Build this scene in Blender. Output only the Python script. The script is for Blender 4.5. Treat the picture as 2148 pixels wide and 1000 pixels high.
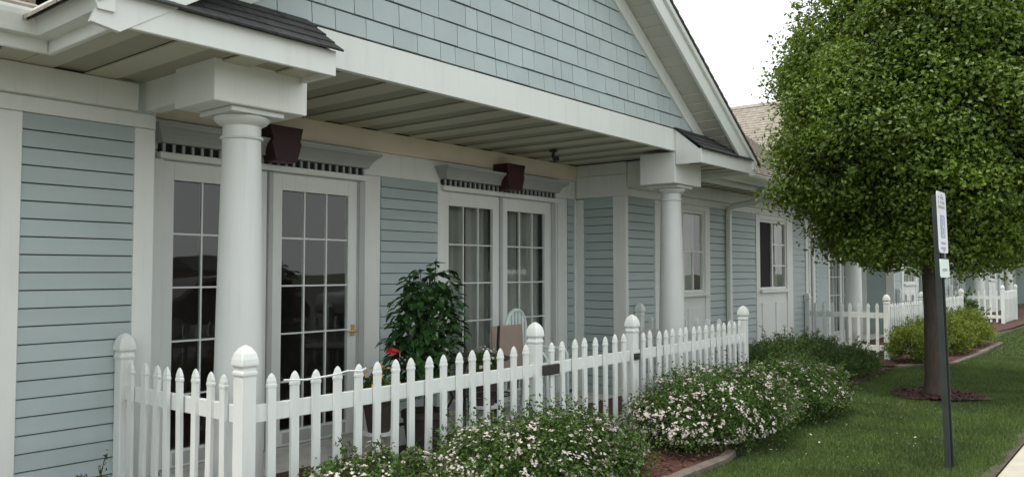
import bpy, bmesh, math, random
import numpy as np
from mathutils import Vector, Matrix, Euler, noise as mnoise

for o in list(bpy.data.objects):
    bpy.data.objects.remove(o, do_unlink=True)
random.seed(7); RNG = np.random.default_rng(7)
S = bpy.context.scene
COL = S.collection
R = math.radians

# ------------------------------------------------------------------ camera
cam_d = bpy.data.cameras.new('camera'); cam = bpy.data.objects.new('camera', cam_d); COL.objects.link(cam)
cam_d.sensor_width = 36.0; cam_d.lens = 1690.0 / 2148.0 * 36.0; cam_d.clip_end = 2000; cam_d.clip_start = 0.05
_a, _p = R(39.2), R(2.37)
_d = Vector((math.cos(_a) * math.cos(_p), math.sin(_a) * math.cos(_p), math.sin(_p)))
cam.location = (0, 0, 1.45); cam.rotation_euler = _d.to_track_quat('-Z', 'Y').to_euler()
S.camera = cam

# ------------------------------------------------------------------ sky, sun, exposure
SUN_AZ, SUN_EL = R(176), R(66)          # direction the light comes from (math angle in XY, elevation)
w = bpy.data.worlds.new('World'); S.world = w; w.use_nodes = True
nt = w.node_tree; nt.nodes.clear()
sky = nt.nodes.new('ShaderNodeTexSky'); sky.sky_type = 'NISHITA'; sky.sun_disc = False
sky.sun_elevation = SUN_EL; sky.sun_rotation = math.pi / 2 - SUN_AZ
sky.air_density = 1.0; sky.dust_density = 4.0; sky.ozone_density = 1.0
mixn = nt.nodes.new('ShaderNodeMix'); mixn.data_type = 'RGBA'; mixn.inputs['Factor'].default_value = 0.86
mixn.inputs[7].default_value = (8.2, 8.35, 8.4, 1)         # white overcast cloud cover
bg = nt.nodes.new('ShaderNodeBackground'); bg.inputs['Strength'].default_value = 0.1
wo = nt.nodes.new('ShaderNodeOutputWorld')
nt.links.new(sky.outputs[0], mixn.inputs[6]); nt.links.new(mixn.outputs[2], bg.inputs['Color']); nt.links.new(bg.outputs[0], wo.inputs[0])
sun_d = bpy.data.lights.new('sun', 'SUN'); sun_d.energy = 1.5; sun_d.angle = R(10); sun_d.color = (1.0, 0.95, 0.86)
sun = bpy.data.objects.new('sun', sun_d); COL.objects.link(sun)
_s = Vector((math.cos(SUN_AZ) * math.cos(SUN_EL), math.sin(SUN_AZ) * math.cos(SUN_EL), math.sin(SUN_EL)))
sun.rotation_euler = _s.to_track_quat('Z', 'Y').to_euler()
vs = S.view_settings; vs.view_transform = 'Standard'; vs.look = 'None'; vs.gamma = 1.0; vs.exposure = 0.95; vs.use_curve_mapping = False

# ------------------------------------------------------------------ materials
def mat(name, col, rough=0.5, var=0.06, scale=3.0, stretch=(1, 1, 1), bump=0.0, bscale=60.0, bstretch=None, orand=0.0,
        col2=None, spec=0.5, dirt=0.0, metal=0.0, trans=0.0, patch=0.0, pscale=1.2):
    m = bpy.data.materials.new(name); m.use_nodes = True
    n = m.node_tree.nodes; l = m.node_tree.links
    b = n['Principled BSDF']; b.inputs['Roughness'].default_value = rough; b.inputs['Metallic'].default_value = metal
    b.inputs['Specular IOR Level'].default_value = spec
    g = n.new('ShaderNodeNewGeometry')
    mp = n.new('ShaderNodeMapping'); mp.inputs['Scale'].default_value = stretch; l.new(g.outputs['Position'], mp.inputs['Vector'])
    ns = n.new('ShaderNodeTexNoise'); ns.inputs['Scale'].default_value = scale; ns.inputs['Detail'].default_value = 5
    l.new(mp.outputs[0], ns.inputs['Vector'])
    cr = n.new('ShaderNodeMix'); cr.data_type = 'RGBA'
    c2 = col2 or tuple(c * (1 + var) for c in col); c1 = col if col2 else tuple(c * (1 - var) for c in col)
    cr.inputs[6].default_value = (*c1, 1); cr.inputs[7].default_value = (*c2, 1)
    mr = n.new('ShaderNodeMapRange'); mr.inputs[1].default_value = 0.3; mr.inputs[2].default_value = 0.7
    l.new(ns.outputs[0], mr.inputs[0]); l.new(mr.outputs[0], cr.inputs['Factor'])
    out = cr.outputs[2]
    if orand:
        oi = n.new('ShaderNodeObjectInfo'); r2 = n.new('ShaderNodeMapRange')
        r2.inputs[3].default_value = 1 - orand; r2.inputs[4].default_value = 1 + orand; l.new(oi.outputs['Random'], r2.inputs[0])
        h = n.new('ShaderNodeHueSaturation'); l.new(r2.outputs[0], h.inputs['Value']); l.new(out, h.inputs['Color']); out = h.outputs[0]
    if dirt:
        m2 = n.new('ShaderNodeMapping'); m2.inputs['Scale'].default_value = (9, 9, 0.8); l.new(g.outputs['Position'], m2.inputs['Vector'])
        n2 = n.new('ShaderNodeTexNoise'); n2.inputs['Scale'].default_value = 1.6; n2.inputs['Detail'].default_value = 6; n2.inputs['Roughness'].default_value = 0.65
        l.new(m2.outputs[0], n2.inputs['Vector'])
        r3 = n.new('ShaderNodeMapRange'); r3.inputs[1].default_value = 0.52; r3.inputs[2].default_value = 0.8; r3.inputs[4].default_value = dirt
        l.new(n2.outputs[0], r3.inputs[0])
        dm = n.new('ShaderNodeMix'); dm.data_type = 'RGBA'; dm.inputs[7].default_value = (0.30, 0.28, 0.22, 1)
        l.new(r3.outputs[0], dm.inputs['Factor']); l.new(out, dm.inputs[6]); out = dm.outputs[2]
    if patch:
        n4 = n.new('ShaderNodeTexNoise'); n4.inputs['Scale'].default_value = pscale; n4.inputs['Detail'].default_value = 3; l.new(g.outputs['Position'], n4.inputs['Vector'])
        r4 = n.new('ShaderNodeMapRange'); r4.inputs[1].default_value = 0.3; r4.inputs[2].default_value = 0.7; r4.inputs[3].default_value = 1 - patch; r4.inputs[4].default_value = 1 + patch; l.new(n4.outputs[0], r4.inputs[0])
        h4 = n.new('ShaderNodeHueSaturation'); l.new(r4.outputs[0], h4.inputs['Value']); l.new(out, h4.inputs['Color']); out = h4.outputs[0]
    l.new(out, b.inputs['Base Color'])
    if trans:
        # thin leaf: some light comes through
        t = n.new('ShaderNodeBsdfTranslucent'); hs = n.new('ShaderNodeHueSaturation'); hs.inputs['Value'].default_value = 1.35
        hs.inputs['Hue'].default_value = 0.485; l.new(out, hs.inputs['Color']); l.new(hs.outputs[0], t.inputs['Color'])
        mx = n.new('ShaderNodeMixShader'); mx.inputs[0].default_value = trans
        l.new(b.outputs[0], mx.inputs[1]); l.new(t.outputs[0], mx.inputs[2]); l.new(mx.outputs[0], n['Material Output'].inputs[0])
    if bump:
        mb = n.new('ShaderNodeMapping'); mb.inputs['Scale'].default_value = bstretch or (1, 1, 1); l.new(g.outputs['Position'], mb.inputs['Vector'])
        nb = n.new('ShaderNodeTexNoise'); nb.inputs['Scale'].default_value = bscale; nb.inputs['Detail'].default_value = 4
        l.new(mb.outputs[0], nb.inputs['Vector'])
        bp = n.new('ShaderNodeBump'); bp.inputs['Strength'].default_value = bump; bp.inputs['Distance'].default_value = 0.01
        l.new(nb.outputs[0], bp.inputs['Height']); l.new(bp.outputs[0], b.inputs['Normal'])
    return m

M = {}
M['trim'] = mat('painted_trim', (0.715, 0.755, 0.71), 0.5, 0.03, 2.0, bump=0.05, bscale=40, bstretch=(1, 1, 0.2), dirt=0.16)
M['trim_cream'] = mat('cream_frieze', (0.76, 0.68, 0.53), 0.55, 0.03, 2.0, bump=0.05, bscale=40, dirt=0.12)
M['vinyl'] = mat('fence_vinyl', (0.71, 0.755, 0.725), 0.42, 0.03, 4.0, dirt=0.26)
M['column'] = mat('column_paint', (0.63, 0.665, 0.635), 0.42, 0.03, 2.0, dirt=0.20)
M['siding'] = mat('blue_grey_siding', (0.380, 0.458, 0.448), 0.55, 0.05, 2.5, stretch=(0.6, 0.6, 3), bump=0.12, bscale=30, bstretch=(0.6, 0.6, 12), orand=0.045, dirt=0.13)
M['siding_dark'] = mat('siding_lap_shade', (0.10, 0.11, 0.11), 0.8)  # dark backing tone puts the shadow lines under the laps into the colour
M['shake'] = mat('painted_shingle', (0.425, 0.505, 0.50), 0.6, 0.06, 2.5, bump=0.18, bscale=26, bstretch=(10, 10, 0.7), orand=0.045, dirt=0.08)
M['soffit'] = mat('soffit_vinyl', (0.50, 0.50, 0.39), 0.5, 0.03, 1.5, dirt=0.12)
M['soffit_hi'] = mat('soffit_vinyl_shaded', (0.33, 0.325, 0.25), 0.55, 0.03, 1.5)  # darker copy of the soffit vinyl, shade of the recessed bands painted in
M['rake_soffit'] = mat('rake_soffit_vinyl', (0.50, 0.50, 0.44), 0.5, 0.03, 1.5, orand=0.02)
M['cornice'] = mat('cornice_paint', (0.36, 0.385, 0.36), 0.55, 0.04, 3, dirt=0.1)
M['maroon'] = mat('maroon_paint', (0.036, 0.005, 0.007), 0.5, 0.1, 4)
M['roof_dark'] = mat('charcoal_shingle', (0.055, 0.057, 0.056), 0.9, 0.3, 30, bump=0.5, bscale=180, orand=0.25)
M['roof_tan'] = mat('tan_shingle', (0.25, 0.225, 0.19), 0.9, 0.25, 9, bump=0.5, bscale=120)
M['gap'] = mat('dark_gap', (0.012, 0.012, 0.012), 0.9)
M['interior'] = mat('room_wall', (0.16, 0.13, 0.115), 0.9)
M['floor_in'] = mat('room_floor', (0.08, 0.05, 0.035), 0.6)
M['curtain'] = mat('sheer_curtain', (0.56, 0.56, 0.50), 0.9, 0.12, 3, trans=0.35)
M['brass'] = mat('brass', (0.55, 0.40, 0.14), 0.3, metal=1.0)
M['black_metal'] = mat('black_metal', (0.02, 0.02, 0.02), 0.45)
M['concrete'] = mat('patio_concrete', (0.56, 0.55, 0.50), 0.85, 0.14, 5, bump=0.3, bscale=90)
M['walk'] = mat('sidewalk_concrete', (0.44, 0.42, 0.345), 0.85, 0.10, 6, bump=0.3, bscale=120, dirt=0.1)
M['asphalt'] = mat('asphalt', (0.05, 0.05, 0.052), 0.85, 0.25, 20, bump=0.4, bscale=150)
M['mulch'] = mat('red_mulch', (0.06, 0.022, 0.017), 0.95, col2=(0.10, 0.040, 0.030), scale=40, bump=0.8, bscale=120)
M['mulch_chip'] = mat('mulch_chip', (0.055, 0.020, 0.016), 0.95, col2=(0.105, 0.042, 0.032), scale=60)
M['edging'] = mat('edging_stone', (0.135, 0.112, 0.092), 0.9, 0.25, 8, bump=0.6, bscale=60, orand=0.12)
M['soil'] = mat('soil', (0.085, 0.068, 0.05), 0.95, 0.3, 12, bump=0.7, bscale=60)
M['lawn'] = mat('lawn_ground', (0.022, 0.042, 0.012), 0.95, col2=(0.055, 0.05, 0.022), scale=3, bump=0.6, bscale=80)
M['grass'] = mat('grass_blade', (0.022, 0.055, 0.009), 0.55, col2=(0.125, 0.195, 0.042), scale=70, trans=0.25, patch=0.32, pscale=1.6)
M['far_ground'] = mat('far_ground', (0.06, 0.08, 0.035), 0.95, 0.25, 0.6)
M['bark'] = mat('bark', (0.075, 0.058, 0.048), 0.9, 0.3, 9, stretch=(6, 6, 0.8), bump=0.8, bscale=26, bstretch=(5, 5, 0.6))
M['leaf_tree'] = mat('pear_leaf', (0.026, 0.075, 0.010), 0.42, col2=(0.185, 0.275, 0.030), scale=40, trans=0.30, spec=0.4, patch=0.35, pscale=1.6)
M['leaf_spirea'] = mat('spirea_leaf', (0.017, 0.046, 0.010), 0.6, col2=(0.095, 0.165, 0.035), scale=60, trans=0.2, spec=0.2, patch=0.2, pscale=3)
M['leaf_juniper'] = mat('juniper_needle', (0.034, 0.085, 0.022), 0.65, col2=(0.14, 0.215, 0.06), scale=30, trans=0.15, spec=0.2)
M['leaf_yellow'] = mat('spirea_gold_leaf', (0.070, 0.120, 0.015), 0.6, col2=(0.23, 0.29, 0.05), scale=10, trans=0.3, spec=0.2)
M['leaf_hib'] = mat('hibiscus_leaf', (0.016, 0.055, 0.014), 0.26, col2=(0.045, 0.105, 0.028), scale=12, orand=0.3, trans=0.12, spec=0.35)
M['petal'] = mat('white_petal', (0.60, 0.54, 0.52), 0.6, 0.1, 14, trans=0.25)
M['red_petal'] = mat('red_petal', (0.45, 0.018, 0.02), 0.5, 0.15, 20)
M['yellow_petal'] = mat('yellow_petal', (0.65, 0.38, 0.04), 0.6, 0.15, 20)
M['terracotta'] = mat('dark_pot', (0.055, 0.042, 0.036), 0.85, 0.15, 10)
M['sign_post'] = mat('sign_post_steel', (0.025, 0.034, 0.030), 0.6, 0.15, 10)
M['sign_white'] = mat('sign_sheet', (0.60, 0.62, 0.68), 0.35, 0.03, 6)
M['sign_blue'] = mat('sign_blue', (0.22, 0.28, 0.42), 0.4, 0.1, 30)
M['sign_grey'] = mat('sign_print', (0.30, 0.32, 0.36), 0.4, 0.2, 60)
M['sign_green'] = mat('sign_pale', (0.60, 0.72, 0.66), 0.4, 0.03, 8)
M['tan_sling'] = mat('tan_sling', (0.30, 0.235, 0.19), 0.85, 0.05, 12, bump=0.3, bscale=300)
M['resin'] = mat('pale_resin', (0.62, 0.72, 0.68), 0.4)
M['house_far'] = mat('far_wall', (0.16, 0.13, 0.11), 0.9)
M['car_dark'] = mat('car_dark_paint', (0.05, 0.03, 0.03), 0.25)
M['car_grey'] = mat('car_grey_paint', (0.16, 0.165, 0.17), 0.25, metal=0.3)
M['car_glass'] = mat('car_glass', (0.015, 0.015, 0.018), 0.08)
M['tyre'] = mat('tyre', (0.02, 0.02, 0.02), 0.9)
M['rim'] = mat('rim', (0.4, 0.4, 0.42), 0.35, metal=0.9)
M['panel_grey'] = mat('door_strip', (0.42, 0.44, 0.43), 0.45)

def glass_mat(name, refl=1.75, tint=(0.92, 0.95, 0.94)):
    m = bpy.data.materials.new(name); m.use_nodes = True
    n = m.node_tree.nodes; l = m.node_tree.links; n.remove(n['Principled BSDF'])
    tr = n.new('ShaderNodeBsdfTransparent'); tr.inputs[0].default_value = (*tint, 1)
    gl = n.new('ShaderNodeBsdfGlossy'); gl.inputs['Roughness'].default_value = 0.015
    ns = n.new('ShaderNodeTexNoise'); ns.inputs['Scale'].default_value = 1.7; bp = n.new('ShaderNodeBump')
    g = n.new('ShaderNodeNewGeometry'); l.new(g.outputs['Position'], ns.inputs['Vector'])
    bp.inputs['Strength'].default_value = 0.05; bp.inputs['Distance'].default_value = 0.02
    l.new(ns.outputs[0], bp.inputs['Height']); l.new(bp.outputs[0], gl.inputs['Normal'])
    fr = n.new('ShaderNodeFresnel'); fr.inputs[0].default_value = refl
    bf = n.new('ShaderNodeMath'); bf.operation = 'SUBTRACT'; bf.use_clamp = True      # reflect at the outer face only
    l.new(fr.outputs[0], bf.inputs[0]); l.new(g.outputs['Backfacing'], bf.inputs[1])
    mx = n.new('ShaderNodeMixShader'); l.new(bf.outputs[0], mx.inputs[0]); l.new(tr.outputs[0], mx.inputs[1]); l.new(gl.outputs[0], mx.inputs[2])
    l.new(mx.outputs[0], n['Material Output'].inputs[0])
    return m
M['glass'] = glass_mat('door_glass')

# ------------------------------------------------------------------ mesh helpers
class MB:
    def __init__(self): self.v = []; self.f = []
    def add(self, vs, fs):
        k = len(self.v); self.v += [tuple(p) for p in vs]; self.f += [tuple(i + k for i in f) for f in fs]; return self
    def box(self, x0, x1, y0, y1, z0, z1):
        return self.add([(x0, y0, z0), (x1, y0, z0), (x1, y1, z0), (x0, y1, z0), (x0, y0, z1), (x1, y0, z1), (x1, y1, z1), (x0, y1, z1)],
                        [(3, 2, 1, 0), (4, 5, 6, 7), (0, 1, 5, 4), (1, 2, 6, 5), (2, 3, 7, 6), (3, 0, 4, 7)])
    def prism(self, pts, vec):
        """polygon pts (3-D) extruded by vec"""
        n = len(pts); vec = Vector(vec); a = [Vector(p) for p in pts]
        nrm = Vector((0, 0, 0))
        for i in range(n): nrm += a[i].cross(a[(i + 1) % n])
        if nrm.dot(vec) > 0: a = a[::-1]
        b = [p + vec for p in a]
        return self.add(a + b, [tuple(range(n)), tuple(range(2 * n - 1, n - 1, -1))] +
                        [((i + 1) % n, i, n + i, n + (i + 1) % n) for i in range(n)])
    def tube(self, pts, radii, seg=8, cap=True):
        pts = [Vector(p) for p in pts]; rings = []
        for i, p in enumerate(pts):
            t = (pts[min(i + 1, len(pts) - 1)] - pts[max(i - 1, 0)]).normalized()
            u = t.orthogonal().normalized() if i == 0 else (u - t * u.dot(t)).normalized()
            v = t.cross(u); r = radii[i] if hasattr(radii, '__len__') else radii
            rings.append([p + (u * math.cos(2 * math.pi * k / seg) + v * math.sin(2 * math.pi * k / seg)) * r for k in range(seg)])
        vs = [q for r in rings for q in r]; fs = []
        for i in range(len(pts) - 1):
            for k in range(seg):
                k2 = (k + 1) % seg; fs.append((i * seg + k, i * seg + k2, (i + 1) * seg + k2, (i + 1) * seg + k))
        if cap: fs.append(tuple(range(seg))[::-1]); fs.append(tuple((len(pts) - 1) * seg + k for k in range(seg)))
        return self.add(vs, fs)
    def lathe(self, prof, c=(0, 0), seg=24, square=False, rot=0.0):
        """prof = [(r, z)], round or square rings about the vertical axis at c"""
        if square: seg = 4; rot = math.pi / 4
        k = math.sqrt(2) if square else 1.0
        vs = [(c[0] + r * k * math.cos(rot + 2 * math.pi * i / seg), c[1] + r * k * math.sin(rot + 2 * math.pi * i / seg), z) for r, z in prof for i in range(seg)]
        fs = []
        for j in range(len(prof) - 1):
            for i in range(seg):
                i2 = (i + 1) % seg; fs.append((j * seg + i, j * seg + i2, (j + 1) * seg + i2, (j + 1) * seg + i))
        fs.append(tuple(range(seg))[::-1]); fs.append(tuple((len(prof) - 1) * seg + i for i in range(seg)))
        return self.add(vs, fs)
    def mesh(self, name, m, bevel=0.0, smooth=False):
        me = bpy.data.meshes.new(name); me.from_pydata(self.v, [], self.f); me.update()
        if bevel:
            bm = bmesh.new(); bm.from_mesh(me)
            es = [e for e in bm.edges if len(e.link_faces) == 2 and e.calc_face_angle(0) > 0.6]
            bmesh.ops.bevel(bm, geom=es, offset=bevel, segments=1, affect='EDGES', clamp_overlap=True)
            bm.to_mesh(me); bm.free()
        if smooth:
            me.polygons.foreach_set('use_smooth', [True] * len(me.polygons)); me.set_sharp_from_angle(angle=R(38))
        me.materials.append(m); return me
    def build(self, name, m, parent=None, bevel=0.0, smooth=False):
        return link(name, self.mesh(name, m, bevel, smooth), parent)

def link(name, me, parent=None, loc=None, rot=None, scale=None):
    o = bpy.data.objects.new(name, me); COL.objects.link(o)
    if parent is not None: o.parent = parent
    if loc is not None: o.location = loc
    if rot is not None: o.rotation_euler = rot
    if scale is not None: o.scale = scale
    return o
def tag(o, label, cat, group=None):
    o['label'] = label; o['category'] = cat
    if group: o['group'] = group
    return o
def thing(name, label, cat, loc=(0, 0, 0), group=None):
    o = bpy.data.objects.new(name, None); COL.objects.link(o); o.location = loc; o.empty_display_size = 0.2
    return tag(o, label, cat, group)
def structure(o): o['kind'] = 'structure'; return o
def stuff(o): o['kind'] = 'stuff'; return o
def np_mesh(name, verts, faces, m, smooth=False):
    """verts (n,3) and faces (m,k) arrays of one face size"""
    me = bpy.data.meshes.new(name); k = faces.shape[1]
    me.vertices.add(len(verts)); me.vertices.foreach_set('co', np.asarray(verts, np.float32).ravel())
    me.loops.add(faces.size); me.loops.foreach_set('vertex_index', faces.astype(np.int32).ravel())
    me.polygons.add(len(faces)); me.polygons.foreach_set('loop_start', np.arange(0, faces.size, k, dtype=np.int32))
    me.update(calc_edges=True)
    if smooth: me.polygons.foreach_set('use_smooth', [True] * len(faces))
    me.materials.append(m); return me

# ================================================================== GROUND
structure(MB().add([(-400, -400, -.08), (400, -400, -.08), (400, 400, -.08), (-400, 400, -.08)], [(0, 1, 2, 3)]).build('ground', M['far_ground']))
def lawn_z(x, y): return 0.012 * math.sin(x * 1.3 + y) + 0.010 * math.sin(y * 2.7 + x * 0.6)
xs = np.concatenate([np.linspace(-6, 20, 131), np.linspace(21, 90, 60)]); ys = np.linspace(1.0, 5.2, 29)
vs = [(x, y, lawn_z(x, y) if y > 1.02 else -0.01) for y in ys for x in xs]; nx = len(xs)
fs = [(j * nx + i, j * nx + i + 1, (j + 1) * nx + i + 1, (j + 1) * nx + i) for j in range(len(ys) - 1) for i in range(nx - 1)]
lawn = structure(MB().add(vs, fs).build('lawn', M['lawn'], smooth=True))
# sidewalk of separate slabs
walk = structure(MB().box(-12, 60, -0.62, 0.985, -0.07, 0.005).build('sidewalk', M['soil']))
slab = MB().box(-0.745, 0.745, -0.78, 0.78, 0.006, 0.035).mesh('slab', M['walk'], 0.006)
for i in range(48):
    link('slab', slab, walk, (-11 + i * 1.505, 0.185, 0))
structure(MB().box(-60, 90, -0.80, -0.63, -0.07, 0.03).build('kerb', M['walk'], bevel=0.01))
structure(MB().add([(-90, -60, -.075), (120, -60, -.075), (120, -0.82, -.075), (-90, -0.82, -.075)], [(0, 1, 2, 3)]).build('road', M['asphalt']))
# worn soil along the walk
pts = []
for i in range(160):
    x = 2 + i * 0.2; pts.append((x, 1.0 + 0.06 + 0.12 * mnoise.noise((x * 1.1, 3, 0)) + 0.05 * mnoise.noise((x * 4, 1, 0))))
vs = [(x, 0.985, 0.018) for x, y in pts] + [(x, y, lawn_z(x, y) + 0.006) for x, y in pts]; n = len(pts)
structure(MB().add(vs, [(i, i + 1, n + i + 1, n + i) for i in range(n - 1)]).build('soil_edge', M['soil']))

def blob_sheet(name, poly, z, m):
    return MB().add([(x, y, z) for x, y in poly], [tuple(range(len(poly)))]).build(name, m)
def chips(name, region, n, parent=None, zb=0.02):
    """loose bark chips inside region(x, y) -> bool over bbox"""
    (x0, x1, y0, y1), fn = region
    P = []
    while len(P) < n:
        x, y = random.uniform(x0, x1), random.uniform(y0, y1)
        if fn(x, y): P.append((x, y))
    P = np.array(P); k = len(P); a = RNG.uniform(0, math.pi, k); L = RNG.uniform(.008, .022, k); W = RNG.uniform(.003, .007, k)
    dx = np.stack([np.cos(a), np.sin(a), RNG.uniform(-.5, .5, k)], 1); dy = np.stack([-np.sin(a), np.cos(a), RNG.uniform(-.5, .5, k)], 1)
    c = np.stack([P[:, 0], P[:, 1], np.full(k, zb) + RNG.uniform(0, .014, k)], 1)
    v = np.concatenate([c - dx * L[:, None] - dy * W[:, None], c + dx * L[:, None] - dy * W[:, None], c + dx * L[:, None] + dy * W[:, None], c - dx * L[:, None] + dy * W[:, None]])
    f = np.stack([np.arange(k), np.arange(k) + k, np.arange(k) + 2 * k, np.arange(k) + 3 * k], 1)
    return stuff(link(name, np_mesh(name, v, f, M['mulch_chip']), parent))

# planting beds
bed1 = structure(blob_sheet('planting_bed', [(-2, 2.95), (2.2, 2.8), (4.6, 2.72), (5.3, 2.76), (6.05, 2.72), (6.4, 2.85), (7.5, 2.9), (9.0, 2.95), (9.9, 3.1), (12.3, 3.2), (12.9, 3.6), (12.9, 4.94), (-2, 4.94)], 0.026, M['mulch']))
chips('bark_chips', ((4.4, 12.8, 2.7, 4.0), lambda x, y: y > 2.78 + (0.15 if x > 6.2 else 0) + (0.2 if x > 9.5 else 0)), 9000, bed1, 0.034)
bed2 = structure(blob_sheet('planting_bed', [(13.1, 4.9), (13.0, 3.5), (13.25, 3.25), (13.7, 2.95), (14.2, 2.70), (16, 2.66), (18.7, 2.68), (19.3, 2.9), (19.6, 3.5), (19.6, 4.9)], 0.026, M['mulch']))
chips('bark_chips', ((13.2, 19.2, 2.75, 3.7), lambda x, y: y > 3.4 - (x - 13.0) * .6), 2500, bed2, 0.034)
bed3 = structure(blob_sheet('planting_bed', [(20.5, 4.9), (20.6, 3.55), (21.5, 3.3), (24, 3.15), (40, 3.1), (40, 4.9)], 0.026, M['mulch']))
ring = [(10.42 + (0.46 + 0.07 * math.sin(3 * t) + 0.04 * math.sin(7 * t)) * math.cos(t), 2.13 + (0.46 + 0.07 * math.sin(3 * t) + 0.04 * math.sin(7 * t)) * math.sin(t)) for t in np.linspace(0, 2 * math.pi, 40)[:-1]]
ring_o = structure(blob_sheet('mulch_ring', ring, 0.034, M['mulch']))
chips('bark_chips', ((9.9, 10.95, 1.6, 2.65), lambda x, y: (x - 10.42) ** 2 + (y - 2.13) ** 2 < .24), 1500, ring_o, 0.042)

def edging(path, label, ln=0.42):
    root = thing('garden_edging', label, 'edging', (path[0][0], path[0][1], 0))
    P = [Vector((x, y, 0)) for x, y in path]; d = 0
    for a, b in zip(P[:-1], P[1:]):
        L = (b - a).length; k = max(1, round(L / ln)); ang = math.atan2(b.y - a.y, b.x - a.x)
        for i in range(k):
            c = a.lerp(b, (i + .5) / k); l2 = L / k / 2 - .006
            o = MB().box(-l2, l2, -.04, .04, -.02, .048 + random.uniform(-.008, .008)).build('edging_stone', M['edging'], root, bevel=.012)
            o.location = c - root.location; o.rotation_euler = (random.uniform(-.03, .03), random.uniform(-.02, .02), ang + random.uniform(-.03, .03))
edging([(3.6, 2.76), (4.7, 2.70), (5.35, 2.70), (5.85, 2.69), (6.12, 2.74)], 'low curved stone edging before the flowering bushes')
edging([(13.22, 3.28), (13.7, 2.93), (14.18, 2.67), (16, 2.63), (18.75, 2.65)], 'low stone edging round the yellow-green shrubs past the tree')

structure(MB().box(2.36, 8.14, 3.66, 5.62, -0.05, 0.012).build('patio', M['concrete'], bevel=.01))
structure(MB().box(14.16, 19.94, 3.66, 5.62, -0.05, 0.012).build('patio', M['concrete'], bevel=.01))

# ================================================================== HOUSES
UNIT = 11.8
YL, YW, YB, YR = 4.95, 5.65, 4.0, 3.70
SL = 0.645; CX = 5.28
ANG = math.atan(SL)
def soffit_line(d): return 2.62 + SL * (3.52 - d)        # rake soffit height at horizontal distance d from the ridge

_clap = None
def clap_mesh():
    global _clap
    if _clap is None:     # unit length along x, exposed face towards -y, bottom edge proud
        _clap = MB().prism([(-.5, 0, .010), (-.5, -.021, .010), (-.5, -.022, .014), (-.5, -.014, .1025), (-.5, 0, .1025)], (1, 0, 0)).mesh('clapboard', M['siding'])
    return _clap
def clap_field(par, x0, x1, y, z0, z1, fine=True, side=False, dx=0):
    """horizontal siding between x0 and x1 on the plane y (or, side=True, on plane x=y between y=x0..x1, facing -x)"""
    rows = int(math.ceil((z1 - z0) / .1))
    if fine:
        back = MB()
        if side: back.box(y, y + .03, x0, x1, z0, z1)
        else: back.box(x0, x1, y, y + .03, z0, z1)
        bk = back.build('wall_backing', M['siding_dark'], par)
        for i in range(rows):
            z = z0 + i * .1
            if z > z1 - .03: continue
            h = min(1.0, (z1 - z) / .103)
            if side: link('clapboard', clap_mesh(), bk, (y, (x0 + x1) / 2, z), (0, 0, -math.pi / 2), (x1 - x0, 1, h))
            else: link('clapboard', clap_mesh(), bk, ((x0 + x1) / 2, y, z), None, (x1 - x0, 1, h))
    else:
        b = MB()
        for i in range(rows):
            z = z0 + i * .1; zt = min(z + .1, z1)
            if side: b.prism([(y + .03, x1, z), (y - .02, x1, z), (y - .006, x1, zt), (y + .03, x1, zt)], (0, x0 - x1, 0))
            else: b.prism([(x0, y + .03, z), (x0, y - .02, z), (x0, y - .006, zt), (x0, y + .03, zt)], (x1 - x0, 0, 0))
        b.build('clapboard_wall', M['siding'], par)

def board(par, name, x0, x1, y0, y1, z0, z1, m='trim', bevel=.004):
    return MB().box(x0, x1, y0, y1, z0, z1).build(name, M[m], par, bevel=bevel)

PANE = {}
def pane(par, x0, x1, y, z0, z1):
    key = (round(x1 - x0, 3), round(z1 - z0, 3))
    if key not in PANE:
        a, b = key[0] / 2, key[1] / 2; PANE[key] = MB().box(-a, a, -.003, .003, -b, b).mesh('pane', M['glass'])
    return link('pane', PANE[key], par, ((x0 + x1) / 2, y, (z0 + z1) / 2))

def door_leaf(par, x0, x1, handle=None):
    z0, z1 = 0.03, 2.262; y0, y1 = YW - .005, YW + .04
    gx0, gx1, gz0, gz1 = x0 + .10, x1 - .10, .155, 2.122
    b = MB(); b.box(x0, gx0, y0, y1, z0, z1); b.box(gx1, x1, y0, y1, z0, z1); b.box(gx0, gx1, y0, y1, gz1, z1); b.box(gx0, gx1, y0, y1, z0, gz0)
    leaf = b.build('french_door', M['trim'], par, bevel=.003)
    cw = (gx1 - gx0) / 3; rh = (gz1 - gz0) / 5
    for i in (1, 2): board(leaf, 'muntin', gx0 + cw * i - .0065, gx0 + cw * i + .0065, y0 + .010, y1 - .010, gz0, gz1, 'trim', 0)
    for j in range(1, 5): board(leaf, 'muntin', gx0, gx1, y0 + .012, y1 - .012, gz0 + rh * j - .0065, gz0 + rh * j + .0065, 'trim', 0)
    for i in range(3):
        for j in range(5): pane(leaf, gx0 + cw * i + .0065, gx0 + cw * (i + 1) - .0065, (y0 + y1) / 2, gz0 + rh * j + .0065, gz0 + rh * (j + 1) - .0065)
    board(leaf, 'kick_plate', gx0 + .02, gx1 - .02, y0 - .006, y0 + .002, .05, .14, 'panel_grey', .003)
    if handle:
        hx = handle; h = MB(); h.box(hx - .018, hx + .018, y0 - .010, y0, .885, .985); h.tube([(hx, y0 - .01, .93), (hx, y0 - .055, .93)], .011)
        h.tube([(hx, y0 - .05, .93), (hx - .05, y0 - .055, .925), (hx - .115, y0 - .05, .935)], [.012, .010, .007])
        h.build('handle', M['brass'], leaf, smooth=True)
    return leaf

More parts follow.
